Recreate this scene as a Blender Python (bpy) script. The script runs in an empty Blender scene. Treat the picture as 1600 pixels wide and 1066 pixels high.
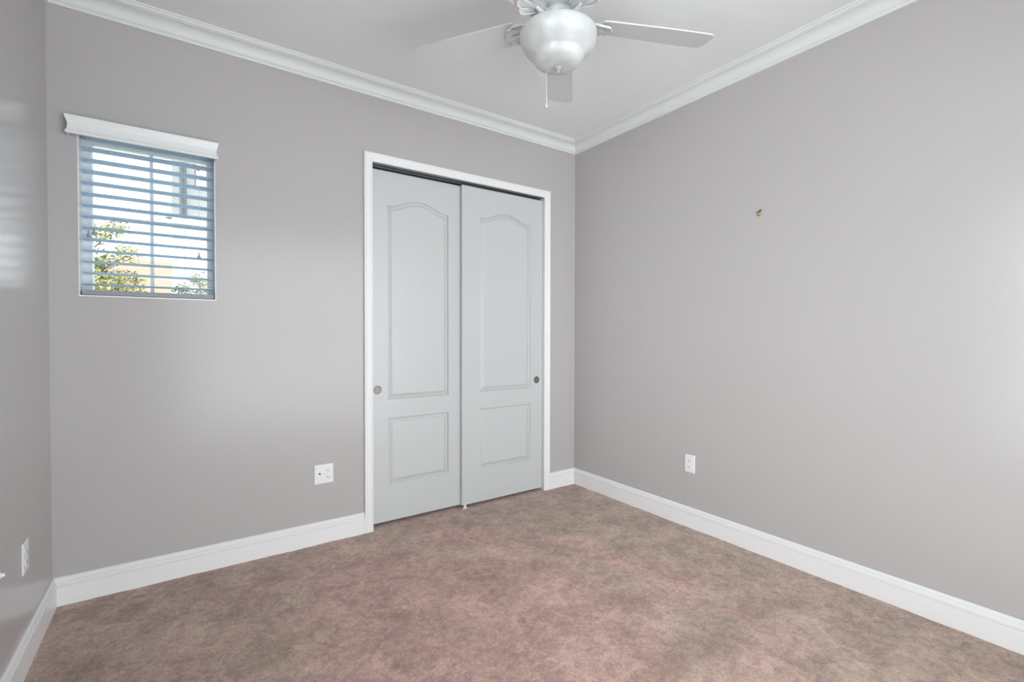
import bpy, bmesh, math, random
from mathutils import Vector, Matrix
random.seed(7)
PI = math.pi
C = bpy.context.scene.collection
SC = bpy.context.scene

# ---------------------------------------------------------------- camera
def make_camera():
    f, yaw, pit, rol = 745.84, 0.6083, 0.01488, 0.00153
    fw = Vector((math.sin(yaw)*math.cos(pit), math.cos(yaw)*math.cos(pit), -math.sin(pit)))
    r = Vector((math.cos(yaw), -math.sin(yaw), 0)); u = r.cross(fw)
    r2 = r*math.cos(rol) + u*math.sin(rol); u2 = -r*math.sin(rol) + u*math.cos(rol)
    cd = bpy.data.cameras.new('camera'); cd.sensor_width = 36; cd.lens = 36*f/1600
    cd.clip_start = 0.02
    co = bpy.data.objects.new('camera', cd); C.objects.link(co)
    m = Matrix((r2, u2, -fw)).transposed().to_4x4()
    m.translation = Vector((-2.6004, -2.8563, 1.2)); co.matrix_world = m
    SC.camera = co
make_camera()

# ---------------------------------------------------------------- light
SC.view_settings.view_transform = 'Standard'
SC.view_settings.look = 'None'
SC.view_settings.exposure = 0.0
SC.view_settings.gamma = 1.0
SC.view_settings.use_curve_mapping = False
W = bpy.data.worlds.new('sky'); SC.world = W; W.use_nodes = True
bgn = W.node_tree.nodes['Background']
bgn.inputs['Color'].default_value = (0.84, 0.94, 1.0, 1)
bgn.inputs['Strength'].default_value = 3.5

def area(name, loc, rot, sx, sy, power, col):
    l = bpy.data.lights.new(name, 'AREA'); l.shape = 'RECTANGLE'; l.size = sx; l.size_y = sy
    l.energy = power; l.color = col
    o = bpy.data.objects.new(name, l); C.objects.link(o); o.location = loc; o.rotation_euler = rot
    return o
# daylight through the big window in the left wall (beside the camera, out of frame)
area('daylight_left_window', (-3.30, -2.60, 1.24), (0, -PI/2-.10, 0), 2.08, 1.40, 56, (1.0, 0.95, 0.91))
# fill light through an added front-wall window, unseen behind the camera
area('fill_front_window', (-1.37, -3.50, 1.17), (PI/2+.04, 0, 0), 2.55, 2.3, 67, (1.0, 0.95, 0.91))
sun = bpy.data.lights.new('sun', 'SUN'); sun.energy = 7.0; sun.angle = 0.01; sun.color = (1.0, 0.93, 0.82)
so = bpy.data.objects.new('sun', sun); C.objects.link(so)
so.rotation_euler = Vector((-0.55, 0.75, -0.75)).to_track_quat('-Z', 'Y').to_euler()

# ---------------------------------------------------------------- materials
def lin(r, g, b):
    f = lambda c: (c/255/12.92) if c/255 <= .04045 else ((c/255+.055)/1.055)**2.4
    return (f(r), f(g), f(b), 1)
def mat(name, col, rough=.5, spec=.5, metal=0, bump=0, bscale=200, coat=0):
    m = bpy.data.materials.new(name); m.use_nodes = True
    nt = m.node_tree; b = nt.nodes['Principled BSDF']
    b.inputs['Base Color'].default_value = col; b.inputs['Roughness'].default_value = rough
    b.inputs['Specular IOR Level'].default_value = spec; b.inputs['Metallic'].default_value = metal
    b.inputs['Coat Weight'].default_value = coat
    tc = nt.nodes.new('ShaderNodeTexCoord'); n = nt.nodes.new('ShaderNodeTexNoise')
    n.inputs['Scale'].default_value = bscale; n.inputs['Detail'].default_value = 3
    nt.links.new(tc.outputs['Object'], n.inputs['Vector'])
    mx = nt.nodes.new('ShaderNodeMixRGB'); mx.blend_type = 'MULTIPLY'; mx.inputs['Fac'].default_value = .04
    mx.inputs['Color1'].default_value = col
    nt.links.new(n.outputs['Color'], mx.inputs['Color2']); nt.links.new(mx.outputs['Color'], b.inputs['Base Color'])
    if bump:
        bp = nt.nodes.new('ShaderNodeBump'); bp.inputs['Strength'].default_value = bump
        bp.inputs['Distance'].default_value = .001
        nt.links.new(n.outputs['Fac'], bp.inputs['Height']); nt.links.new(bp.outputs['Normal'], b.inputs['Normal'])
    return m
M = {}
M['wall'] = mat('greige_wall_paint', (.480, .450, .447, 1), .23, .36, bump=.12, bscale=260)
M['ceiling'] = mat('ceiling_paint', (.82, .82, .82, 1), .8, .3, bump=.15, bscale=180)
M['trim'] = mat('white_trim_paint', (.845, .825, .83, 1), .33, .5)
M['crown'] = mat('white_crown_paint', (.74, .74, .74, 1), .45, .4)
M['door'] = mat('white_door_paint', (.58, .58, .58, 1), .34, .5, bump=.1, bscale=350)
M['plastic'] = mat('white_plastic', (.82, .82, .82, 1), .3, .5)
M['slot'] = mat('dark_slot', (.06, .06, .06, 1), .6)
M['nickel'] = mat('brushed_nickel', (.24, .22, .20, 1), .42, .5, 1)
M['nickel_dark'] = mat('nickel_recess', (.26, .235, .21, 1), .5, .5, 1)
M['track'] = mat('grey_track_metal', (.16, .17, .17, 1), .45, .5, .4)
M['closet'] = mat('closet_paint', (.3, .3, .3, 1), .8)
M['fan'] = mat('white_fan_enamel', (.62, .62, .62, 1), .32, .5)
M['finial_shade'] = mat('shade_toned_finial', (.36, .36, .36, 1), .4, .5)  # darker than the fan: shading is put into the finial's colour
M['blade'] = mat('white_fan_blade', (.64, .64, .64, 1), .5, .4)
M['vinyl'] = mat('white_vinyl', (.74, .76, .78, 1), .4, .5)
M['brass'] = mat('aged_brass', (.50, .47, .24, 1), .4, .5, .3)
M['plaster'] = mat('chipped_plaster', (.62, .60, .42, 1), .8)
M['stucco'] = mat('neighbour_stucco', (.25, .25, .25, 1), .9, .2, bump=.3, bscale=40)
M['dark'] = mat('dark_bronze', (.05, .05, .055, 1), .5)
M['roof'] = mat('pale_peach_roof_tile', (.29, .21, .155, 1), .9, .2, bump=.5, bscale=12)
M['soil'] = mat('ground', (.30, .30, .22, 1), .95, .2)
M['bark'] = mat('bark', (.16, .12, .09, 1), .9, .2)
M['rail'] = mat('grey_bottom_rail', (.32, .33, .35, 1), .5, .4)

def leaf_mat(name, c1, c2):
    m = mat(name, c1, .6, .3, bscale=6)
    nt = m.node_tree; b = nt.nodes['Principled BSDF']
    n = nt.nodes.new('ShaderNodeTexNoise'); n.inputs['Scale'].default_value = 5
    tc = nt.nodes.new('ShaderNodeTexCoord'); nt.links.new(tc.outputs['Object'], n.inputs['Vector'])
    r = nt.nodes.new('ShaderNodeValToRGB'); r.color_ramp.elements[0].position = .4; r.color_ramp.elements[1].position = .6
    r.color_ramp.elements[0].color = c1; r.color_ramp.elements[1].color = c2
    nt.links.new(n.outputs['Fac'], r.inputs['Fac']); nt.links.new(r.outputs['Color'], b.inputs['Base Color'])
    return m
M['leaf_a'] = leaf_mat('yellow_green_leaves', (.12, .17, .07, 1), (.40, .34, .13, 1))
M['leaf_b'] = leaf_mat('green_leaves', (.07, .12, .06, 1), (.38, .28, .10, 1))

def slat_mat():
    m = bpy.data.materials.new('white_blind_slat'); m.use_nodes = True; nt = m.node_tree
    b = nt.nodes['Principled BSDF']; b.inputs['Base Color'].default_value = (.82, .86, .90, 1)
    b.inputs['Roughness'].default_value = .4
    tr = nt.nodes.new('ShaderNodeBsdfTranslucent'); tr.inputs['Color'].default_value = (.66, .82, .94, 1)  # skylight's blue tint is put into the slat colour
    mx = nt.nodes.new('ShaderNodeMixShader'); mx.inputs['Fac'].default_value = .58
    nt.links.new(b.outputs[0], mx.inputs[1]); nt.links.new(tr.outputs[0], mx.inputs[2])
    nt.links.new(mx.outputs[0], nt.nodes['Material Output'].inputs['Surface'])
    return m
M['slat'] = slat_mat()

def glass_mat():
    m = bpy.data.materials.new('window_glass'); m.use_nodes = True; nt = m.node_tree
    nt.nodes.remove(nt.nodes['Principled BSDF'])
    t = nt.nodes.new('ShaderNodeBsdfTransparent'); t.inputs['Color'].default_value = (.93, .96, .97, 1)
    g = nt.nodes.new('ShaderNodeBsdfGlossy'); g.inputs['Roughness'].default_value = .02
    fr = nt.nodes.new('ShaderNodeFresnel'); fr.inputs['IOR'].default_value = 1.45
    mx = nt.nodes.new('ShaderNodeMixShader')
    nt.links.new(fr.outputs[0], mx.inputs[0]); nt.links.new(t.outputs[0], mx.inputs[1]); nt.links.new(g.outputs[0], mx.inputs[2])
    nt.links.new(mx.outputs[0], nt.nodes['Material Output'].inputs['Surface'])
    return m
M['glass'] = glass_mat()

def alabaster():
    m = bpy.data.materials.new('frosted_alabaster_glass'); m.use_nodes = True; nt = m.node_tree
    b = nt.nodes['Principled BSDF']; b.inputs['Roughness'].default_value = .28
    b.inputs['Subsurface Weight'].default_value = .7; b.inputs['Subsurface Radius'].default_value = (1, 1, 1); b.inputs['Subsurface Scale'].default_value = .04
    tc = nt.nodes.new('ShaderNodeTexCoord'); n = nt.nodes.new('ShaderNodeTexNoise')
    n.inputs['Scale'].default_value = 9; n.inputs['Detail'].default_value = 3; n.inputs['Distortion'].default_value = 1.5
    nt.links.new(tc.outputs['Object'], n.inputs['Vector'])
    r = nt.nodes.new('ShaderNodeValToRGB'); r.color_ramp.elements[0].position = .35; r.color_ramp.elements[1].position = .65
    r.color_ramp.elements[0].color = (.50, .50, .50, 1); r.color_ramp.elements[1].color = (.59, .59, .59, 1)
    nt.links.new(n.outputs['Fac'], r.inputs['Fac']); nt.links.new(r.outputs['Color'], b.inputs['Base Color'])
    return m
M['alabaster'] = alabaster()

def carpet_mat():
    m = bpy.data.materials.new('mauve_taupe_carpet'); m.use_nodes = True; nt = m.node_tree; L = nt.links.new
    b = nt.nodes['Principled BSDF']; b.inputs['Roughness'].default_value = .95
    b.inputs['Specular IOR Level'].default_value = .1; b.inputs['Sheen Weight'].default_value = .15
    tc = nt.nodes.new('ShaderNodeTexCoord')
    def noise(s, d=4, dist=0, rough=.55, off=0):
        mp = nt.nodes.new('ShaderNodeMapping'); mp.inputs['Location'].default_value = (off, off*.7, 0)
        L(tc.outputs['Object'], mp.inputs['Vector'])
        n = nt.nodes.new('ShaderNodeTexNoise'); n.inputs['Scale'].default_value = s; n.inputs['Detail'].default_value = d
        n.inputs['Distortion'].default_value = dist; n.inputs['Roughness'].default_value = rough
        L(mp.outputs[0], n.inputs['Vector']); return n
    def ramp(src, p0, p1, c0=(0, 0, 0, 1), c1=(1, 1, 1, 1)):
        r = nt.nodes.new('ShaderNodeValToRGB'); r.color_ramp.elements[0].position = p0; r.color_ramp.elements[1].position = p1
        r.color_ramp.elements[0].color = c0; r.color_ramp.elements[1].color = c1
        L(src, r.inputs['Fac']); return r
    def math_(op, a, bb=None, clamp=False):
        n = nt.nodes.new('ShaderNodeMath'); n.operation = op; n.use_clamp = clamp
        for i, v in enumerate((a, bb)):
            if v is None: continue
            if isinstance(v, (int, float)): n.inputs[i].default_value = v
            else: L(v, n.inputs[i])
        return n.outputs[0]
    def mix(kind, fac, a, bb):
        n = nt.nodes.new('ShaderNodeMixRGB'); n.blend_type = kind
        for i, v in ((0, fac), (1, a), (2, bb)):
            if isinstance(v, (int, float)): n.inputs[i].default_value = v
            elif isinstance(v, tuple): n.inputs[i].default_value = v
            else: L(v, n.inputs[i])
        return n.outputs[0]
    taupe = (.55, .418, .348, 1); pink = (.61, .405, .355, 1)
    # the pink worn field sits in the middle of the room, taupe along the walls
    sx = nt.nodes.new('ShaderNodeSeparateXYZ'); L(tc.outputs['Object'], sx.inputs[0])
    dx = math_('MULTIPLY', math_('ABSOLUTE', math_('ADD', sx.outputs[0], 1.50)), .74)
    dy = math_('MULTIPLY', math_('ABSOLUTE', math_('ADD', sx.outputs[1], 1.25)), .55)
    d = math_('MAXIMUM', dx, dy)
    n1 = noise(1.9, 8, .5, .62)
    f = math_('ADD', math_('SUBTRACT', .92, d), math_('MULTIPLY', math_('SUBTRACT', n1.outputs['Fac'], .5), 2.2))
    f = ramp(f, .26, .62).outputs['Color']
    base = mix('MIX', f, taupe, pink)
    n2 = noise(4.5, 8, .5, .62, 3.3)
    sh = ramp(n2.outputs['Fac'], .36, .64, (.80, .79, .78, 1), (1.14, 1.13, 1.12, 1)).outputs['Color']
    base = mix('MULTIPLY', 1.0, base, sh)
    n3 = noise(30, 7, .8, .72, 7.1)
    sh = ramp(n3.outputs['Fac'], .38, .60, (.76, .74, .74, 1), (1.12, 1.12, 1.12, 1)).outputs['Color']
    base = mix('MULTIPLY', .85, base, sh)
    n4 = noise(95, 6, .3, .9)
    sh = ramp(n4.outputs['Fac'], .38, .62, (.68, .66, .66, 1), (1.20, 1.20, 1.20, 1)).outputs['Color']
    base = mix('MULTIPLY', .8, base, sh)
    n5 = noise(6.5, 10, .9, .66, 11.7)
    sh = ramp(n5.outputs['Fac'], .485, .515, (.90, .89, .88, 1), (1.05, 1.05, 1.05, 1)).outputs['Color']
    base = mix('MULTIPLY', .9, base, sh)
    L(base, b.inputs['Base Color'])
    hsum = math_('ADD', math_('MULTIPLY', n4.outputs['Fac'], .5), math_('MULTIPLY', n3.outputs['Fac'], .9))
    bp = nt.nodes.new('ShaderNodeBump'); bp.inputs['Strength'].default_value = .75; bp.inputs['Distance'].default_value = .008
    L(hsum, bp.inputs['Height']); L(bp.outputs['Normal'], b.inputs['Normal'])
    return m
M['carpet'] = carpet_mat()

# ---------------------------------------------------------------- helpers
def link(name, bm, m, parent=None, smooth=False, bevel=0):
    me = bpy.data.meshes.new(name); bmesh.ops.recalc_face_normals(bm, faces=bm.faces[:])
    bm.to_mesh(me); bm.free()
    if m is not None: me.materials.append(M[m] if isinstance(m, str) else m)
    o = bpy.data.objects.new(name, me); C.objects.link(o)
    if parent: o.parent = parent
    if smooth:
        for p in me.polygons: p.use_smooth = True
        try: me.set_sharp_from_angle(angle=math.radians(40))
        except Exception: pass
    if bevel:
        bv = o.modifiers.new('bevel', 'BEVEL'); bv.width = bevel; bv.segments = 2; bv.limit_method = 'ANGLE'
        bv.angle_limit = math.radians(50)
    return o
def box(bm, x0, x1, y0, y1, z0, z1):
    v = [bm.verts.new((x, y, z)) for x in (x0, x1) for y in (y0, y1) for z in (z0, z1)]
    for f in ((0, 1, 3, 2), (4, 6, 7, 5), (0, 4, 5, 1), (2, 3, 7, 6), (0, 2, 6, 4), (1, 5, 7, 3)):
        bm.faces.new([v[i] for i in f])
    return v
def boxo(name, b, m, parent=None, bevel=0):
    bm = bmesh.new(); box(bm, *b); return link(name, bm, m, parent, bevel=bevel)
def lathe(bm, prof, seg=48, c=(0, 0, 0), axis='z'):
    """prof: list of (r, h)."""
    rings = []
    for r, h in prof:
        ring = []
        n = 1 if r < 1e-6 else seg
        for k in range(n):
            a = 2*PI*k/seg
            p = (r*math.cos(a), r*math.sin(a), h)
            if axis == 'y': p = (p[0], p[2], p[1])
            if axis == 'x': p = (p[2], p[0], p[1])
            ring.append(bm.verts.new((p[0]+c[0], p[1]+c[1], p[2]+c[2])))
        rings.append(ring)
    for a, b in zip(rings, rings[1:]):
        for k in range(seg):
            k2 = (k+1) % seg
            if len(a) == 1 and len(b) == 1: continue
            if len(a) == 1: bm.faces.new((a[0], b[k], b[k2]))
            elif len(b) == 1: bm.faces.new((a[k], b[0], a[k2]))
            else: bm.faces.new((a[k], b[k], b[k2], a[k2]))
def tube(bm, pts, r, seg=8, radii=None, cap=True):
    pts = [Vector(p) for p in pts]; rings = []
    for i, p in enumerate(pts):
        d = (pts[min(i+1, len(pts)-1)] - pts[max(i-1, 0)]).normalized()
        up = Vector((0, 0, 1)) if abs(d.z) < .9 else Vector((1, 0, 0))
        a = d.cross(up).normalized(); b = d.cross(a)
        rr = radii[i] if radii else r
        rings.append([bm.verts.new(p + (a*math.cos(2*PI*k/seg) + b*math.sin(2*PI*k/seg))*rr) for k in range(seg)])
    for A, B in zip(rings, rings[1:]):
        for k in range(seg):
            bm.faces.new((A[k], A[(k+1) % seg], B[(k+1) % seg], B[k]))
    if cap: bm.faces.new(rings[0][::-1]); bm.faces.new(rings[-1])
def props(o, label=None, cat=None, group=None, kind=None):
    if label: o['label'] = label
    if cat: o['category'] = cat
    if group: o['group'] = group
    if kind: o['kind'] = kind
    return o
def empty(name, loc, rot=(0, 0, 0)):
    o = bpy.data.objects.new(name, None); C.objects.link(o); o.location = loc; o.rotation_euler = rot
    o.empty_display_size = .05
    return o
def struct(o, label, cat):
    return props(o, label, cat, kind='structure')
def slab(name, m, us, vs, hole, fn, label, cat='wall', bump=None):
    """Slab with rectangular holes: us, vs grid breaks, hole(i,j) true where open, fn(u,v,t) -> xyz, t in (0,1)."""
    bm = bmesh.new(); cache = {}
    def V(i, j, t):
        k = (i, j, t)
        if k not in cache: cache[k] = bm.verts.new(fn(us[i], vs[j], t))
        return cache[k]
    nu, nv = len(us)-1, len(vs)-1
    solid = lambda i, j: 0 <= i < nu and 0 <= j < nv and not hole(i, j)
    for i in range(nu):
        for j in range(nv):
            if not solid(i, j): continue
            for t in (0, 1): bm.faces.new((V(i, j, t), V(i+1, j, t), V(i+1, j+1, t), V(i, j+1, t)))
            for di, dj, e in ((-1, 0, ((i, j), (i, j+1))), (1, 0, ((i+1, j), (i+1, j+1))), (0, -1, ((i, j), (i+1, j))), (0, 1, ((i, j+1), (i+1, j+1)))):
                if not solid(i+di, j+dj):
                    (a, b), (c, d) = e
                    bm.faces.new((V(a, b, 0), V(c, d, 0), V(c, d, 1), V(a, b, 1)))
    return struct(link(name, bm, m), label, cat)

# ---------------------------------------------------------------- room
XL, YF, ZC = -3.066, -3.30, 2.705
T = .15
WX0, WX1, WZ0, WZ1 = -2.968, -2.447, 1.367, 2.112        # small window opening
DX0, DX1, DZ1 = -1.660, -.300, 2.250                     # closet opening
def inn(v, a, b): return a-1e-6 <= v < b-1e-6
us = [XL-T, WX0, WX1, DX0, DX1, T]; vs = [-.05, WZ0, WZ1, DZ1, ZC+.1]
slab('wall_back', 'wall', us, vs, lambda i, j: (i == 1 and j == 1) or (i == 3 and j <= 2),
     lambda u, v, t: (u, t*T, v), 'warm grey painted wall with the small window and the closet opening')
slab('wall_right', 'wall', [YF-T, 0], [-.05, ZC+.1], lambda i, j: False,
     lambda u, v, t: (t*T, u, v), 'long plain warm grey wall on the right side of the room')
slab('wall_left', 'wall', [YF-T, -3.28, -1.92, 0], [-.05, .25, 2.32, ZC+.1], lambda i, j: i == 1 and j == 1,
     lambda u, v, t: (XL - t*T, u, v), 'warm grey wall at the left edge with an outlet near its corner')
slab('wall_front', 'wall', [XL, -2.62, -.12, 0], [-.05, .05, 2.32, ZC+.1], lambda i, j: i == 1 and j == 1,
     lambda u, v, t: (u, YF - t*T, v), 'warm grey wall behind the camera position')
struct(boxo('ceiling', (XL-T, T, YF-T, T+.02, ZC, ZC+.12), 'ceiling'), 'flat pale grey-white painted ceiling above the fan', 'ceiling')
# carpet floor, gently uneven
bm = bmesh.new(); nx, ny = 130, 150; g = {}
from mathutils import noise as mn
x0, x1, y0, y1 = XL-.02, .02, YF-.02, .10
for i in range(nx+1):
    for j in range(ny+1):
        x = x0+(x1-x0)*i/nx; y = y0+(y1-y0)*j/ny
        z = .0022*mn.noise(Vector((x*6, y*6, 0))) + .0014*mn.noise(Vector((x*17, y*17, 4)))
        g[i, j] = bm.verts.new((x, y, z))
for i in range(nx):
    for j in range(ny): bm.faces.new((g[i, j], g[i+1, j], g[i+1, j+1], g[i, j+1]))
bmesh.ops.recalc_face_normals(bm, faces=bm.faces[:])
fl = link('floor', bm, 'carpet', smooth=True)
struct(fl, 'pinkish brown mottled wall-to-wall carpet floor', 'carpet floor')
if fl.data.polygons[0].normal.z < 0: fl.data.flip_normals()

# closet interior behind the sliding doors
bm = bmesh.new()
box(bm, DX0-.2, DX0-.15, T, .80, -.03, ZC); box(bm, DX1+.15, DX1+.2, T, .80, -.03, ZC)
box(bm, DX0-.2, DX1+.2, .80, .85, -.03, ZC); box(bm, DX0-.2, DX1+.2, T+.0, .85, 2.45, 2.5)
box(bm, DX0-.2, DX1+.2, .10, .85, -.06, -.003)
struct(link('wall_closet', bm, 'closet'), 'dark closet shell behind the sliding doors', 'closet interior')

# profile sweep along an inside-mitred wall line
def sweep(bm, prof, p0, p1, nrm, m0=0, m1=0):
    """prof (out, z) from the wall; p0->p1 wall line; m0/m1 = mitre (+1 inside corner)."""
    p0, p1, nrm = Vector(p0), Vector(p1), Vector(nrm); d = (p1-p0).normalized()
    A = [bm.verts.new(p0 + d*(o*m0) + nrm*o + Vector((0, 0, z))) for o, z in prof]
    B = [bm.verts.new(p1 - d*(o*m1) + nrm*o + Vector((0, 0, z))) for o, z in prof]
    n = len(prof)
    for k in range(n): bm.faces.new((A[k], A[(k+1) % n], B[(k+1) % n], B[k]))
    bm.faces.new(A[::-1]); bm.faces.new(B)
BB = [(0, -.01), (.016, -.01), (.016, .084), (.0095, .0855), (.0095, .0905), (.0165, .0920), (.0170, .099), (.0145, .1025), (.0075, .1045),
      (.0075, .1085), (.0110, .1105), (.0105, .118), (.005, .1235), (0, .1235)]
def base(name, runs, label):
    bm = bmesh.new()
    for r in runs: sweep(bm, BB, *r)
    struct(link(name, bm, 'trim'), label, 'baseboard')
base('baseboard_back', [((XL, 0, 0), (-1.694, 0, 0), (0, -1, 0), 1, 0), ((-.265, 0, 0), (0, 0, 0), (0, -1, 0), 0, 1)],
     'white moulded baseboard along the closet wall, either side of the door casing')
base('baseboard_right', [((0, 0, 0), (0, YF, 0), (-1, 0, 0), 1, 1)], 'long white moulded baseboard along the right wall')
base('baseboard_left', [((XL, YF, 0), (XL, 0, 0), (1, 0, 0), 1, 1)], 'white moulded baseboard at the left edge, foot of the left wall')
base('baseboard_front', [((0, YF, 0), (XL, YF, 0), (0, 1, 0), 1, 1)], 'white baseboard behind the camera position')
zb = 2.626; h = ZC - zb
CR = [(0, 0), (.010, 0), (.012, .003), (.012, .007), (.009, .010), (.011, .013), (.018, .016)]
for k in range(0, 9):       # cove
    a = PI/2*k/8; CR.append((.020+.042*(1-math.cos(a)), .018+.040*math.sin(a)))
CR += [(.066, .058), (.067, .0615), (.072, .0595), (.079, .0625), (.082, .068), (.083, .0715), (.089, .0715), (.090, .075), (.090, .090), (0, .090)]
CR = [(o, zb+z) for o, z in CR]
def crown(name, r, label):
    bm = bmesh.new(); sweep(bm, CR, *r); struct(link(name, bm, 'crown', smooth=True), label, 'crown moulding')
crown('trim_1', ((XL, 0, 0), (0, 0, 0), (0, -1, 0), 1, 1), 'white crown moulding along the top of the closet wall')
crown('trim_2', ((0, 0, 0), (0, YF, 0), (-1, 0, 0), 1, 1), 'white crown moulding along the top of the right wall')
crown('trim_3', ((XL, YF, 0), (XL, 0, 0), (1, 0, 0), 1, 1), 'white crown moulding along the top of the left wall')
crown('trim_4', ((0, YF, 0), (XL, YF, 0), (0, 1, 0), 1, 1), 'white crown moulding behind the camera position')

# closet casing + jamb: mitred three-sided profile
CX0, CX1, CZ = -1.642, -.317, 2.236      # inner edges
CP = [(0, 0), (0, .012), (.004, .0155), (.010, .0165), (.012, .0145), (.026, .0155), (.040, .0175), (.043, .0150), (.047, .0175), (.051, .0175), (.052, .015), (.052, 0)]
bm = bmesh.new(); rings = []
for (px, pz, sx, sz) in ((CX0, -.01, -1, 0), (CX0, CZ, -1, 1), (CX1, CZ, 1, 1), (CX1, -.01, 1, 0)):
    rings.append([bm.verts.new((px+sx*w, -d, pz+sz*w)) for w, d in CP])
for A, B in zip(rings, rings[1:]):
    for k in range(len(CP)): bm.faces.new((A[k], A[(k+1) % len(CP)], B[(k+1) % len(CP)], B[k]))
bm.faces.new(rings[0][::-1]); bm.faces.new(rings[-1])
cas = struct(link('trim_5', bm, 'trim'), 'white moulded door casing framing the sliding closet doors', 'door casing')
bm = bmesh.new()
box(bm, DX0, CX0, -.001, .020, -.01, CZ); box(bm, DX0, DX0+.004, .020, T, -.01, CZ)
box(bm, CX1, DX1, -.001, T, -.01, CZ)
box(bm, DX0, DX1, -.001, T, CZ+.004, DZ1)
struct(link('trim_6', bm, 'trim'), 'white door jamb lining the closet opening', 'door jamb')
# sliding track
bm = bmesh.new()
box(bm, CX0-.012, CX1, .004, .008, 2.229, 2.240); box(bm, CX0-.012, CX1, .052, .055, 2.228, 2.240)
box(bm, CX0-.012, CX1, .102, .106, 2.225, 2.240); box(bm, CX0-.012, CX1, .004, .106, 2.236, 2.240)
struct(link('trim_7', bm, 'track'), 'dark grey metal sliding track above the closet doors', 'door track')

# sliding doors: moulded two-panel with arched top panel
def outline(x0, x1, z0, z1, arch, n=28):
    pts = [(x0, z0), (x1, z0), (x1, z1)]
    if arch:
        for k in range(1, n):
            s = k/n                      # from right to left
            # cathedral arch: low ogee shoulders rising to a centre crown
            t = min(1, max(0, (1-abs(2*s-1)-.10)/.84))
            e = (.5-.5*math.cos(PI*t))**.85
            pts.append((x1+(x0-x1)*s, z1+arch*e))
    pts.append((x0, z1)); return pts
def offset(pts, d):
    n = len(pts); out = []
    for i in range(n):
        p, q, r = Vector(pts[i-1]), Vector(pts[i]), Vector(pts[(i+1) % n])
        e1 = (q-p).normalized(); e2 = (r-q).normalized()
        n1 = Vector((-e1.y, e1.x)); n2 = Vector((-e2.y, e2.x)); b = (n1+n2)
        b = b/(max(.3, b.dot(n1)))
        out.append((q.x+b.x*d, q.y+b.y*d))
    return out
def closet_door(name, x0, x1, z0, z1, yf, panels, pull_x, label):
    th = .024
    e = empty(name, ((x0+x1)/2, yf+th/2, z0)); struct(e, label, 'closet door')
    ox, oy, oz = e.location
    bm = bmesh.new()
    # front face with panel holes through triangulation
    from mathutils.geometry import tessellate_polygon
    outer = [(x0, z0), (x1, z0), (x1, z1), (x0, z1)]
    loops = [outer] + [outline(*p) for p in panels]
    pl = [[Vector((a, b, 0)) for a, b in lp] for lp in loops]
    pl = [pl[0]] + [q[::-1] for q in pl[1:]]
    tri = tessellate_polygon(pl); flat = [v for q in pl for v in q]
    vs_ = [bm.verts.new((v.x-ox, yf-oy, v.y-oz)) for v in flat]
    for t in tri: bm.faces.new([vs_[i] for i in t])
    # panels: groove then slope up to the raised field
    k0 = 4
    for lp in loops[1:]:
        n = len(lp); cur = vs_[k0:k0+n][::-1]; k0 += n
        for off, dep in ((.002, .0030), (.005, .0110), (.009, .0135), (.013, .0130), (.031, .0030), (.035, .0018)):
            ins = offset(lp, off)
            nw = [bm.verts.new((a-ox, yf+dep-oy, b-oz)) for a, b in ins]
            for i in range(n): bm.faces.new((cur[i], cur[(i+1) % n], nw[(i+1) % n], nw[i]))
            cur = nw
        bm.faces.new(cur)
    B = [bm.verts.new((a-ox, yf+th-oy, b-oz)) for a, b in outer]
    F = vs_[:4]
    for i in range(4): bm.faces.new((F[i], F[(i+1) % 4], B[(i+1) % 4], B[i]))
    bm.faces.new(B)
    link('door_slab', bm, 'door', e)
    # round recessed finger pull
    bm = bmesh.new()
    lathe(bm, [(.0270, -.0005), (.0265, -.0022), (.0235, -.0028), (.0215, -.0018), (.0205, -.0004)], 40, (pull_x-ox, yf-oy, .851-oz), 'y')
    pr = link('door_pull', bm, 'nickel', e, smooth=True)
    pr['label'] = 'round brushed nickel finger pull'
    bm = bmesh.new()
    lathe(bm, [(.0208, -.0007), (.012, -.0004), (0, -.0003)], 40, (pull_x-ox, yf-oy, .851-oz), 'y')
    link('recess_cup', bm, 'nickel_dark', pr, smooth=True)
    return e
closet_door('door_1', -1.652, -.950, .020, 2.211, .041, [(-1.533, -1.106, .786, 2.000, .052), (-1.533, -1.106, .250, .668, 0)], -1.597,
            'white left sliding closet door with arched two-panel face, nickel pull at its left')
closet_door('door_2', -1.018, -.321, .020, 2.214, .014, [(-.878, -.430, .793, 2.010, .052), (-.878, -.430, .251, .673, 0)], -.374,
            'white right sliding closet door with arched two-panel face, nickel pull at its right')
bm = bmesh.new(); box(bm, -1.016, -.985, -.002, .012, 0, .006); box(bm, -1.008, -.993, -.002, .012, .006, .026)
o = link('floor_guide', bm, 'plastic', bevel=.001)
props(o, 'small white plastic floor guide where the two closet doors overlap', 'door guide')

# ---------------------------------------------------------------- window_1 (small window behind the blind)
w1 = empty('window_1', ((WX0+WX1)/2, .10, WZ0)); struct(w1, 'small white vinyl window behind the horizontal blind', 'window')
def P(name, b, m, par, bevel=0):
    ox, oy, oz = par.location
    if par.parent: ox, oy, oz = (0, 0, 0)
    return boxo(name, (b[0]-ox, b[1]-ox, b[2]-oy, b[3]-oy, b[4]-oz, b[5]-oz), m, par, bevel)
bm = bmesh.new(); ox, oy, oz = w1.location
def fb(x0, x1, y0, y1, z0, z1): box(bm, x0-ox, x1-ox, y0-oy, y1-oy, z0-oz, z1-oz)
fb(WX0, -2.930, .085, .14, WZ0, WZ1); fb(-2.480, WX1, .085, .14, WZ0, WZ1)
fb(-2.930, -2.480, .085, .14, WZ0, WZ0+.030); fb(-2.930, -2.480, .085, .14, WZ1-.030, WZ1)
link('window_frame', bm, 'vinyl', w1)
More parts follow.
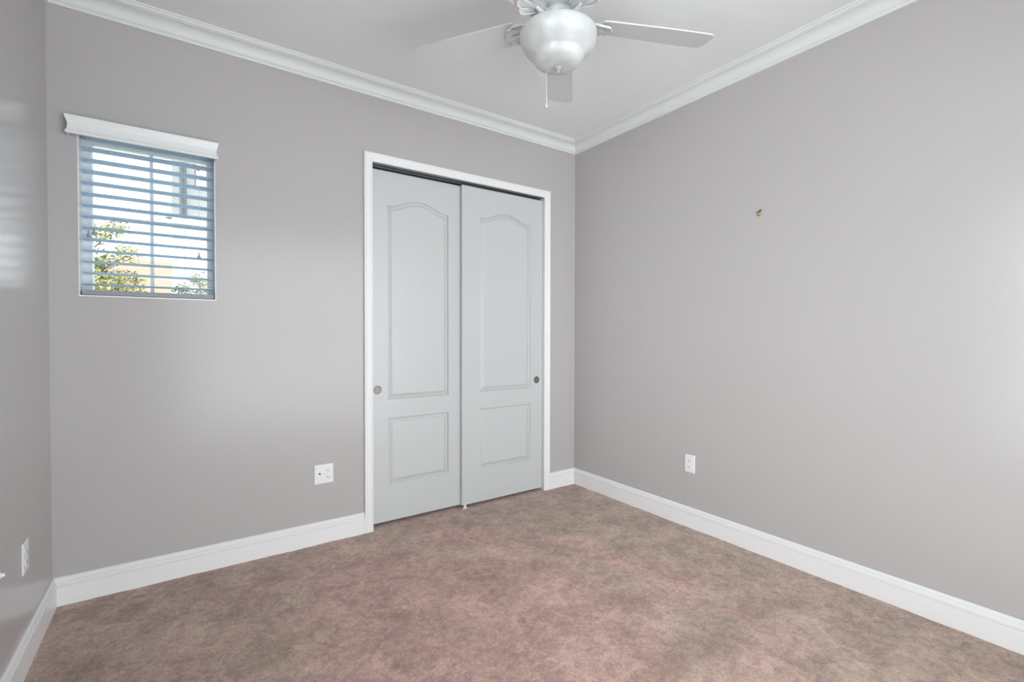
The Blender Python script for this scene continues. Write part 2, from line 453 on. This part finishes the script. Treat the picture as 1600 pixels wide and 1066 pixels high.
bm = bmesh.new(); fb(-2.930, -2.480, .095, .125, 1.740, 1.754); link('meeting_rail', bm, 'vinyl', w1)
bm = bmesh.new(); fb(-2.716, -2.701, .10, .118, WZ0+.03, 1.740); fb(-2.716, -2.701, .10, .118, 1.754, WZ1-.03)
link('mullion', bm, 'vinyl', w1)
bm = bmesh.new(); fb(-2.930, -2.480, .108, .111, WZ0+.03, 1.740); fb(-2.930, -2.480, .108, .111, 1.754, WZ1-.03)
link('glass_pane', bm, 'glass', w1)
bm = bmesh.new(); t_ = .0035     # thin corner bead lining the reveal
fb(WX0, WX0+t_, -.002, .085, WZ0, WZ1); fb(WX1-t_, WX1, -.002, .085, WZ0, WZ1)
fb(WX0, WX1, -.004, .085, WZ0-.001, WZ0+.005); fb(WX0, WX1, -.002, .085, WZ1-t_, WZ1)
link('window_reveal', bm, 'trim', w1)

# two more windows out of the frame; the front one is added for light
def plain_window(name, c, half, axis, label):
    e = empty(name, c); struct(e, label, 'window')
    def bb(bm, u0, u1, t0, t1, z0, z1):
        if axis == 'y': box(bm, t0, t1, u0, u1, z0, z1)
        else: box(bm, u0, u1, t0, t1, z0, z1)
    hw, hh = half; bm = bmesh.new()
    bb(bm, -hw, -hw+.04, -.02, .02, -hh, hh); bb(bm, hw-.04, hw, -.02, .02, -hh, hh)
    bb(bm, -hw+.04, hw-.04, -.02, .02, -hh, -hh+.04); bb(bm, -hw+.04, hw-.04, -.02, .02, hh-.04, hh)
    bb(bm, -hw+.04, hw-.04, -.015, .015, -.02, .02)
    link('window_frame', bm, 'vinyl', e)
    bm = bmesh.new(); bb(bm, -hw+.04, hw-.04, -.002, .002, -hh+.04, -.02); bb(bm, -hw+.04, hw-.04, -.002, .002, .02, hh-.04)
    link('glass_pane', bm, 'glass', e)
plain_window('window_2', (XL-.10, -2.60, 1.285), (.68, 1.035), 'y', 'large window in the left wall beside the camera position')
plain_window('added_window', (-1.37, YF-.10, 1.185), (1.25, 1.135), 'x', 'large unseen window added behind the camera position for fill light')

# ---------------------------------------------------------------- blind
bl = empty('window_blind', (-2.7075, .035, 2.10))
props(bl, 'white horizontal slat blind with valance hanging in the small window', 'window blind')
ox, oy, oz = bl.location
BX0, BX1 = WX0+.010, WX1-.010
def bbx(name, x0, x1, y0, y1, z0, z1, m, bevel=0):
    return boxo(name, (x0-ox, x1-ox, y0-oy, y1-oy, z0-oz, z1-oz), m, bl, bevel)
bbx('headrail', BX0, BX1, .012, .062, 2.096, 2.109, 'slat')
def slat_mesh():
    bm = bmesh.new(); n = 8; w = .0625; th = .0032; tilt = math.radians(-2.2)
    rows = []
    for k in range(n+1):
        s = -w/2+w*k/n; z = .0012*(1-(2*k/n-1)**2)
        ct, st = math.cos(tilt), math.sin(tilt)
        for tt, lst in ((0, rows),):
            y = s*ct; zz = z+s*st
            lst.append([(y, zz-th/2), (y, zz+th/2)])
    hw = (BX1-BX0)/2
    V = [[[bm.verts.new((x, y, z)) for (y, z) in r] for r in rows] for x in (-hw, hw)]
    for k in range(n):
        bm.faces.new((V[0][k][0], V[1][k][0], V[1][k+1][0], V[0][k+1][0]))
        bm.faces.new((V[0][k][1], V[0][k+1][1], V[1][k+1][1], V[1][k][1]))
        for s in (0, 1): bm.faces.new((V[s][k][0], V[s][k+1][0], V[s][k+1][1], V[s][k][1]))
    for k in (0, n): bm.faces.new((V[0][k][0], V[0][k][1], V[1][k][1], V[1][k][0]))
    return bm
proto = link('slat', slat_mesh(), 'slat', bl, smooth=False)
for k in range(14):
    z = 2.0885 - .05115*k
    s = proto if k == 0 else proto.copy()
    if k: C.objects.link(s); s.parent = bl
    s.location = (0, .0365-oy, z-oz)
br = bbx('bottom_rail', BX0-.001, BX1+.002, .008, .066, 1.3745, 1.3960, 'rail', .002)
# ladder cords
for x in (-2.850, -2.574):
    bm = bmesh.new()
    for y in (.0035, .0690): tube(bm, [(x-ox, y-oy, 1.384-oz), (x-ox, y-oy, 2.10-oz)], .0007, 6)
    for k in range(14):
        z = 2.0885-.05115*k-.0032
        tube(bm, [(x-ox, .0035-oy, z-oz), (x-ox, .069-oy, z-oz)], .0005, 4)
    link('ladder_cord', bm, 'slat', bl)
    bm = bmesh.new(); lathe(bm, [(0, 0), (.004, .001), (.0045, .004), (.003, .006)], 12, (x-ox, .010-oy, 1.3690-oz)); link('rail_plug', bm, 'rail', bl)
# pull cords and tassels
def tassel(x, y, ztop, zt):
    bm = bmesh.new(); tube(bm, [(x-ox, y-oy, ztop-oz), (x-ox, y-oy, zt-oz)], .0008, 6)
    c = link('pull_cord', bm, 'slat', bl)
    bm = bmesh.new(); lathe(bm, [(0, .030), (.0028, .029), (.0030, .021), (.0048, .014), (.0085, .004), (.0085, .001), (.006, -.001), (0, -.001)], 16, (x-ox, y-oy, zt-.028-oz))
    link('tassel', bm, 'rail', c, smooth=True)['label'] = 'grey cord tassel'
tassel(-2.931, -.012, 2.10, 1.660); tassel(-2.913, -.012, 2.10, 1.672)
tassel(-2.518, -.012, 2.10, 1.600)
bm = bmesh.new(); box(bm, -2.5255-ox, -2.5115-ox, -.020-oy, -.006-oy, 2.008-oz, 2.032-oz); link('cord_lock', bm, 'rail', bl, bevel=.001)
# valance: profiled board with mitred returns
bm = bmesh.new(); z0 = 2.0705
vo = [(.0085, 0), (.0115, .003), (.012, .009), (.0085, .014), (.0055, .022), (.0045, .034), (.0050, .046), (.0085, .058), (.0110, .064), (.0120, .069), (.0135, .074), (.0135, .079), (0, .079), (0, 0)]
pr = []
for px, py, sx, sy in ((-2.990, 0, -1, 0), (-2.990, -.040, -1, -1), (-2.447, -.040, 1, -1), (-2.447, 0, 1, 0)):
    pr.append([bm.verts.new((px+sx*o_-ox, py+sy*o_-oy, z0+z-oz)) for o_, z in vo])
n = len(vo)
for A, B in zip(pr, pr[1:]):
    for k in range(n): bm.faces.new((A[k], A[(k+1) % n], B[(k+1) % n], B[k]))
bm.faces.new(pr[0][::-1]); bm.faces.new(pr[-1])
link('valance', bm, 'plastic', bl)

# ---------------------------------------------------------------- wall plates
def receptacle(bm, cx, cz, y):
    """rounded duplex face"""
    n = 20; w, hh = .0165, .0135
    ring = []
    for k in range(n):
        a = 2*PI*k/n; x = w*math.copysign(abs(math.cos(a))**.8, math.cos(a)); z = hh*math.copysign(abs(math.sin(a))**.55, math.sin(a))
        ring.append((cx+x, cz+z))
    A = [bm.verts.new((a, y, b)) for a, b in ring]; B = [bm.verts.new((a, y-.0022, b)) for a, b in ring]
    for k in range(n): bm.faces.new((A[k], A[(k+1) % n], B[(k+1) % n], B[k]))
    bm.faces.new(B)
def duplex(par, cx=0):
    for dz in (.0195, -.0195):
        bm = bmesh.new(); receptacle(bm, cx, dz, -.0050); r = link('receptacle', bm, 'plastic', par)
        bm = bmesh.new()
        box(bm, cx-.0075, cx-.0052, -.0078, -.0070, dz-.001, dz+.0065); box(bm, cx+.0045, cx+.0065, -.0078, -.0070, dz, dz+.0055)
        lathe(bm, [(0, -.0078), (.0026, -.0078), (.0026, -.0070)], 10, (cx, 0, dz-.006), 'y')
        link('socket_slot', bm, 'slot', r)
    bm = bmesh.new(); lathe(bm, [(.003, -.0050), (.003, -.0062), (.0015, -.0066), (0, -.0066)], 14, (cx, 0, 0), 'y'); link('screw', bm, 'plastic', par, smooth=True)
def plate(par, w, hh):
    bm = bmesh.new(); A = []
    for (ww, hz, y) in ((w/2, hh/2, 0), (w/2, hh/2, -.0030), (w/2-.0035, hh/2-.0035, -.0052)):
        A.append([bm.verts.new((sx*ww, y, sz*hz)) for sx, sz in ((-1, -1), (1, -1), (1, 1), (-1, 1))])
    for a, b in zip(A, A[1:]):
        for k in range(4): bm.faces.new((a[k], a[(k+1) % 4], b[(k+1) % 4], b[k]))
    bm.faces.new(A[0]); bm.faces.new(A[-1])
    link('cover_plate', bm, 'plastic', par)
# double-gang plate left of the closet
e = empty('wall_plate', (-1.927, -.0005, .3955)); plate(e, .104, .110)
props(e, 'white double-gang wall plate with cable jack and outlet, left of the closet doors', 'wall plate')
duplex(e, .024)
bm = bmesh.new(); lathe(bm, [(.0115, -.005), (.0105, -.0075), (.0065, -.0080), (.0055, -.012), (.0050, -.013)], 24, (-.024, 0, .006), 'y'); k = link('cable_jack', bm, 'plastic', e, smooth=True)
bm = bmesh.new(); lathe(bm, [(0, -.0128), (.0052, -.0131)], 16, (-.024, 0, .006), 'y'); link('jack_hole', bm, 'slot', k)
bm = bmesh.new(); link('screw', (lathe(bm, [(.003, -.005), (.003, -.0062), (0, -.0066)], 12, (-.024, 0, -.040), 'y'), bm)[1], 'plastic', e, smooth=True)
bm = bmesh.new(); lathe(bm, [(.003, -.005), (.003, -.0062), (0, -.0066)], 12, (-.024, 0, .042), 'y'); link('screw', bm, 'plastic', e, smooth=True)
e = empty('wall_outlet', (-.0005, -1.0625, .395), (0, 0, -PI/2)); plate(e, .070, .110); duplex(e)
props(e, 'white duplex outlet on the right wall above the long baseboard', 'wall outlet')
e = empty('wall_outlet', (XL+.0005, -.4485, .393), (0, 0, PI/2)); plate(e, .072, .112); duplex(e)
props(e, 'white duplex outlet on the left wall near the corner, at the left edge', 'wall outlet')
bm = bmesh.new(); lathe(bm, [(0.010, 0), (.010, .003), (.0065, .005), (.0065, .009), (.0045, .0115), (0, .0122)], 20, (XL, -.732, .443), 'x')
props(link('wall_jack', bm, 'plastic', smooth=True), 'tiny white rounded knob on the left wall, cut by the left edge', 'wall jack')

# nail / picture hanger on the right wall
e = empty('picture_hook', (-.0005, -1.483, 1.8605), (0, 0, -PI/2))
e.scale = (2.0, 1.3, 1.15)
props(e, 'tiny brassy picture hook left on the bare right wall', 'picture hook')
bm = bmesh.new()
box(bm, -.0065, .0045, -.0015, 0, -.012, .012)
tube(bm, [(-.001, -.0015, -.010), (-.001, -.006, -.013), (-.001, -.009, -.010), (-.001, -.009, -.004)], .0016, 8)
link('hook_plate', bm, 'brass', e, bevel=.0005)
bm = bmesh.new(); tube(bm, [(.006, -.010, .011), (-.002, 0, .004)], .0017, 8); lathe(bm, [(0, -.0118), (.003, -.0118), (.003, -.0105), (0, -.0105)], 10, (.006, 0, .011), 'y'); link('nail', bm, 'dark', e)
bm = bmesh.new(); lathe(bm, [(0, -.0022), (.0028, -.0020), (.003, 0)], 12, (-.005, 0, .005), 'y'); lathe(bm, [(0, -.0105), (.003, -.0100), (.0032, -.008), (0, -.008)], 12, (-.001, 0, -.010), 'y'); link('screw', bm, 'dark', e)

# ---------------------------------------------------------------- ceiling fan
HX, HY, ZB = -1.360, -1.392, 2.440
fan = empty('ceiling_fan', (HX, HY, ZC))
props(fan, 'white five-blade ceiling fan with frosted glass bowl light hanging from the ceiling', 'ceiling fan')
def fl_(name, prof, m, par=fan, seg=64):
    bm = bmesh.new(); lathe(bm, [(r, z-ZC) for r, z in prof], seg); return link(name, bm, m, par, smooth=True)
fl_('ceiling_canopy', [(0, ZC), (.075, ZC), (.078, ZC-.010), (.070, ZC-.030), (.035, ZC-.045), (.018, ZC-.048), (.018, ZC-.09)], 'fan')
fl_('motor_housing', [(.018, 2.628), (.06, 2.622), (.115, 2.600), (.135, 2.575), (.140, 2.545), (.136, 2.515), (.120, 2.495), (.112, 2.490), (.112, 2.482), (.095, 2.468), (.070, 2.462), (0, 2.462)], 'fan')
fl_('switch_housing', [(.068, 2.464), (.070, 2.455), (.066, 2.445), (.056, 2.436), (.053, 2.428), (.053, 2.420), (.060, 2.414), (.060, 2.406), (.052, 2.400), (0, 2.400)], 'fan')
fl_('light_fitter', [(.046, 2.400), (.046, 2.398), (.050, 2.394), (.075, 2.391), (.118, 2.389), (.134, 2.387), (.134, 2.382), (0, 2.380)], 'fan')
bowl_prof = [(.146, 2.390), (.1500, 2.388), (.1525, 2.382), (.1530, 2.374), (.1500, 2.358), (.1430, 2.342), (.1320, 2.326), (.1190, 2.313), (.1090, 2.3055), (.1035, 2.3005), (.1005, 2.2950), (.0980, 2.288), (.0920, 2.278), (.0800, 2.269), (.0620, 2.2625), (.0400, 2.259), (.018, 2.258), (0, 2.258)]
bowl = fl_('glass_bowl', bowl_prof, 'alabaster')
for v in bowl.data.vertices:      # petal-like scallops along the waist
    a = math.atan2(v.co.y, v.co.x); w = math.exp(-((v.co.z+ZC-2.302)/.012)**2)
    v.co.z += w*.008*(abs(math.cos(2.5*a+.6))-.5)
bowl['label'] = 'frosted alabaster glass bowl with a waisted lower lobe'
fl_('finial', [(0, 2.259), (.017, 2.2585), (.0175, 2.256), (.014, 2.252), (.0095, 2.249), (.0055, 2.247), (.0042, 2.243), (.0052, 2.239), (.0045, 2.234), (0, 2.232)], 'finial_shade' if 'finial_shade' in M else 'fan', bowl, 24)
# pull chain
bm = bmesh.new(); cx, cy = -.0500, .0325
import itertools
zz = 2.395
tube(bm, [(cx, cy, 2.405-ZC), (cx*1.35, cy*1.35, 2.400-ZC)], .003, 8)
link_prof = []
z = 2.400
chain_x, chain_y = None, None
CHX, CHY = -1.455, -1.435      # set so that the chain passes behind the bowl's left half
CHX, CHY = -1.378, -1.342
tube(bm, [(CHX-HX, CHY-HY, 2.40-ZC), (CHX-HX, CHY-HY, 2.135-ZC)], .0011, 6)
z = 2.38
while z > 2.14:
    lathe(bm, [(0, z+.0016-ZC), (.0017, z-ZC), (0, z-.0016-ZC)], 6, (CHX-HX, CHY-HY, 0)); z -= .005
ch = link('pull_chain', bm, 'fan', fan)
bm = bmesh.new(); lathe(bm, [(0, 2.137-ZC), (.002, 2.135-ZC), (.0045, 2.118-ZC), (.004, 2.114-ZC), (0, 2.113-ZC)], 12, (CHX-HX, CHY-HY, 0)); link('chain_pull', bm, 'fan', ch, smooth=True)

# blades
TH5 = .8490; PITCH = math.radians(10)
def blade_bm():
    bm = bmesh.new(); R0, R1 = .165, .66; th = .0055
    pts = []
    n = 40
    def halfw(r):
        s = (r-R0)/(R1-R0); return .055+.012*min(1, s*1.6)
    top = []
    for k in range(n+1):
        r = R0+(R1-R0)*k/n; w = halfw(r)
        c = .030
        if r > R1-c: w = w-c+math.sqrt(max(0, c*c-(r-(R1-c))**2))
        if r < R0+.025: w = w-.025+math.sqrt(max(0, .025**2-((R0+.025)-r)**2))
        top.append((r, w))
    pl = [(r, w) for r, w in top]+[(r, -w) for r, w in reversed(top)]
    A = [bm.verts.new((x, y, th/2)) for x, y in pl]; B = [bm.verts.new((x, y, -th/2)) for x, y in pl]
    bm.faces.new(A); bm.faces.new(B[::-1])
    m = len(pl)
    for k in range(m): bm.faces.new((A[k], B[k], B[(k+1) % m], A[(k+1) % m]))
    return bm
def iron_bm():
    """shell-shaped bracket plate with three slots, raised rim, and the curved arm to the motor"""
    cu = bpy.data.curves.new('iron', 'CURVE'); cu.dimensions = '2D'; cu.fill_mode = 'BOTH'; cu.extrude = .0022; cu.bevel_depth = .0012; cu.bevel_resolution = 1
    def spl(pts):
        s = cu.splines.new('POLY'); s.points.add(len(pts)-1); s.use_cyclic_u = True
        for p, (x, y) in zip(s.points, pts): p.co = (x, y, 0, 1)
    half = [(.085, .012), (.105, .016), (.122, .030), (.138, .046), (.155, .055), (.172, .056), (.182, .050), (.186, .040), (.196, .042), (.208, .038), (.214, .028), (.213, .018), (.222, .013), (.227, 0)]
    spl(half + [(x, -y) for x, y in reversed(half[:-1])])
    for a in (-24, 0, 24):
        a = math.radians(a); c0, c1 = .055, .105
        pts = []
        for k in range(13):
            t = k/12; pts.append((c0+(c1-c0)*t, .0055*math.sin(PI*t)**.7*(.6+.6*t)))
        pts = pts + [(x, -y) for x, y in reversed(pts[1:-1])]
        spl([(.098+x*math.cos(a)-y*math.sin(a), x*math.sin(a)+y*math.cos(a)) for x, y in pts])
    o = bpy.data.objects.new('tmp', cu); C.objects.link(o)
    dg = bpy.context.evaluated_depsgraph_get(); me = bpy.data.meshes.new_from_object(o.evaluated_get(dg))
    bpy.data.objects.remove(o); bm = bmesh.new(); bm.from_mesh(me)
    # cup the plate: outer edge curls downward
    for v in bm.verts:
        x, y = v.co.x, v.co.y
        s = max(0, (x-.10)/.12)
        v.co.z += -.012*abs(y/.056)**2.2*min(1, s*1.8) - .006*max(0, (x-.19)/.035)**2
    # rim bead
    rim = [(x, y) for x, y in half] + [(x, -y) for x, y in reversed(half[:-1])]
    pts = []
    for x, y in rim:
        s = max(0, (x-.10)/.12)
        pts.append((x, y*.97, -.003-.012*abs(y/.056)**2.2*min(1, s*1.8) - .006*max(0, (x-.19)/.035)**2))
    tube(bm, pts, .0026, 6)
    return bm
iron_me = None
for k in range(5):
    a = TH5 + k*2*PI/5
    piv = Matrix.Translation((0, 0, ZB-ZC)) @ Matrix.Rotation(a, 4, 'Z') @ Matrix.Rotation(PITCH, 4, 'X')
    if k == 0:
        b = link('blade', blade_bm(), 'blade', fan, bevel=.0012); b0 = b
        ib = iron_bm(); i_ = link('blade_bracket', ib, 'fan', fan, smooth=True); i0 = i_
        bm = bmesh.new()
        tube(bm, [(.070, 0, .012), (.085, 0, -.004), (.100, 0, -.012), (.118, 0, -.011), (.140, 0, -.006)], .009, 12, radii=[.013, .012, .011, .010, .006])
        ar = link('bracket_arm', bm, 'fan', i_, smooth=True); a0 = ar
    else:
        b = b0.copy(); C.objects.link(b); i_ = i0.copy(); C.objects.link(i_); ar = a0.copy(); C.objects.link(ar); ar.parent = i_
    b.matrix_local = piv
    i_.matrix_local = piv @ Matrix.Translation((0, 0, -.0075))

# ---------------------------------------------------------------- outside
def leafcloud(name, blobs, count, size, m, label, trunk, cat='tree', seed=1):
    rnd = random.Random(seed); e = empty(name, trunk[0]); props(e, label, cat)
    ox, oy, oz = e.location
    bm = bmesh.new()
    tot = sum(b[3]**2 for b in blobs)
    for bx, by, bz, br_ in blobs:
        for _ in range(int(count*br_**2/tot)):
            d = Vector((rnd.gauss(0, 1), rnd.gauss(0, 1), rnd.gauss(0, 1))).normalized()*br_*rnd.random()**.45
            p = Vector((bx-ox, by-oy, bz-oz))+Vector((d.x, d.y, d.z*.8))
            u = Vector((rnd.gauss(0, 1), rnd.gauss(0, 1), rnd.gauss(0, .5))).normalized()
            w = u.cross(Vector((rnd.gauss(0, 1), rnd.gauss(0, 1), rnd.gauss(0, 1)))).normalized()
            s = size*rnd.uniform(.6, 1.3)
            v = [bm.verts.new(p-u*s), bm.verts.new(p+w*s*.4+u*s*.1), bm.verts.new(p+u*s), bm.verts.new(p-w*s*.4+u*s*.1)]
            bm.faces.new(v)
    me = bpy.data.meshes.new('foliage'); bm.to_mesh(me); bm.free(); me.materials.append(M[m])
    o = bpy.data.objects.new('foliage', me); C.objects.link(o); o.parent = e
    bm = bmesh.new(); base_ = Vector(trunk[0])
    top = Vector(trunk[1])
    tube(bm, [base_-base_, (top-base_)*.5+Vector((.04, 0, 0)), top-base_], .05, 8, radii=[.06, .045, .015])
    for bx, by, bz, br_ in blobs:
        q = Vector((bx, by, bz))-base_
        s = (top-base_)*min(.9, max(.3, (q.z/(top-base_).z)*.7))
        tube(bm, [s, (s+q)/2+Vector((0, 0, .05)), q], .01, 5, radii=[.018, .012, .005])
    link('trunk', bm, 'bark', e)
leafcloud('garden_tree', [(-3.38, 4.6, 1.75, .26), (-3.15, 4.7, 1.82, .22), (-3.40, 4.6, 2.05, .20), (-3.12, 4.6, 2.15, .16), (-3.42, 4.6, 2.38, .17), (-3.2, 4.6, 2.47, .14), (-3.62, 4.6, 1.9, .3), (-3.6, 4.7, 2.45, .2), (-3.0, 4.7, 1.62, .16)],
          4200, .026, 'leaf_a', 'yellow-green leafy tree outside, lower left through the small window', ((-3.95, 4.65, -.3), (-3.8, 4.65, 2.4)), seed=3)
leafcloud('garden_shrub', [(-2.45, 4.2, 1.60, .17), (-2.30, 4.2, 1.72, .15), (-2.58, 4.2, 1.55, .13), (-2.35, 4.3, 1.45, .22), (-2.15, 4.2, 1.65, .18), (-2.40, 4.2, 1.86, .13), (-2.56, 4.2, 1.72, .12), (-2.68, 4.2, 1.58, .09)],
          3400, .022, 'leaf_b', 'green and gold leafy shrub outside, lower right through the small window', ((-2.35, 4.25, -.3), (-2.35, 4.25, 1.6)), 'shrub', seed=5)
bm = bmesh.new(); box(bm, -40, 40, .9, 60, -.5, -.3)
struct(link('ground', bm, 'soil'), 'ground outside beyond the small window', 'ground')

# neighbouring two-storey house on the right of the view
nh = empty('neighbour_house', (-1.2, 8.6, -.3)); props(nh, 'pale neighbouring house with a dark downspout, upper right through the small window', 'house')
def nb(name, x0, x1, y0, y1, z0, z1, m, par=None):
    ox, oy, oz = nh.location; return boxo(name, (x0-ox, x1-ox, y0-oy, y1-oy, z0-oz, z1-oz), m, par or nh)
nb('wall', -2.70, .6, 8.0, 10.5, 3.35, 5.6, 'stucco')
ox, oy, oz = nh.location
nb('downspout', -2.535, -2.475, 7.93, 7.99, 3.35, 5.15, 'dark')
nb('corner_board', -2.80, -2.70, 7.97, 8.2, 3.35, 5.4, 'vinyl')
wf = nb('house_window', -2.32, -1.6, 7.96, 8.0, 3.95, 4.75, 'vinyl')
nb('pane', -2.25, -1.67, 7.95, 7.96, 4.02, 4.68, 'rail', wf)
bm = bmesh.new()   # lower roof, sloping towards us
def poly(bm, pts, d=(0, 0, -.08)):
    A = [bm.verts.new((p[0]-ox, p[1]-oy, p[2]-oz)) for p in pts]; B = [bm.verts.new(v.co+Vector(d)) for v in A]
    bm.faces.new(A); bm.faces.new(B[::-1]); n = len(A)
    for k in range(n): bm.faces.new((A[k], B[k], B[(k+1) % n], A[(k+1) % n]))
poly(bm, [(-3.1, 7.75, 3.235), (.8, 7.75, 3.19), (.8, 8.4, 3.42), (-2.75, 8.4, 3.42)], (0, 0, -.03))
link('lower_roof', bm, 'vinyl', nh)
nb('ground_floor_wall', -2.70, .6, 8.0, 10.5, -.3, 3.35, 'vinyl')
# distant low house with peach roof
fh = empty('far_house', (-3.2, 16, -.3)); props(fh, 'low far house with a pale peach roof, bottom of the small window view', 'house')
ox, oy, oz = fh.location; bm = bmesh.new()
poly(bm, [(-6.5, 15, 2.0), (1.0, 15, 2.0), (.2, 18, 3.72), (-5.6, 18, 3.72)])
link('roof', bm, 'roof', fh)
bm = bmesh.new(); box(bm, -6.2-ox, .8-ox, 15.3-oy, 18-oy, 0, 1.95-oz); link('wall', bm, 'vinyl', fh)
# grey porch roof tip in front of it
ph = empty('garden_shed', (-1.9, 7.0, -.3)); props(ph, 'grey-roofed shed tip behind the shrub, bottom right of the window view', 'shed')
ox, oy, oz = ph.location; bm = bmesh.new()
poly(bm, [(-2.95, 6.6, 2.12), (-1.2, 6.6, 1.95), (-1.2, 7.6, 2.25), (-2.80, 7.6, 2.22)], (0, 0, -.05))
link('roof', bm, 'rail', ph)
bm = bmesh.new(); box(bm, -2.2-ox, -1.3-ox, 6.8-oy, 7.5-oy, 0, 2.0-oz); link('wall', bm, 'vinyl', ph)
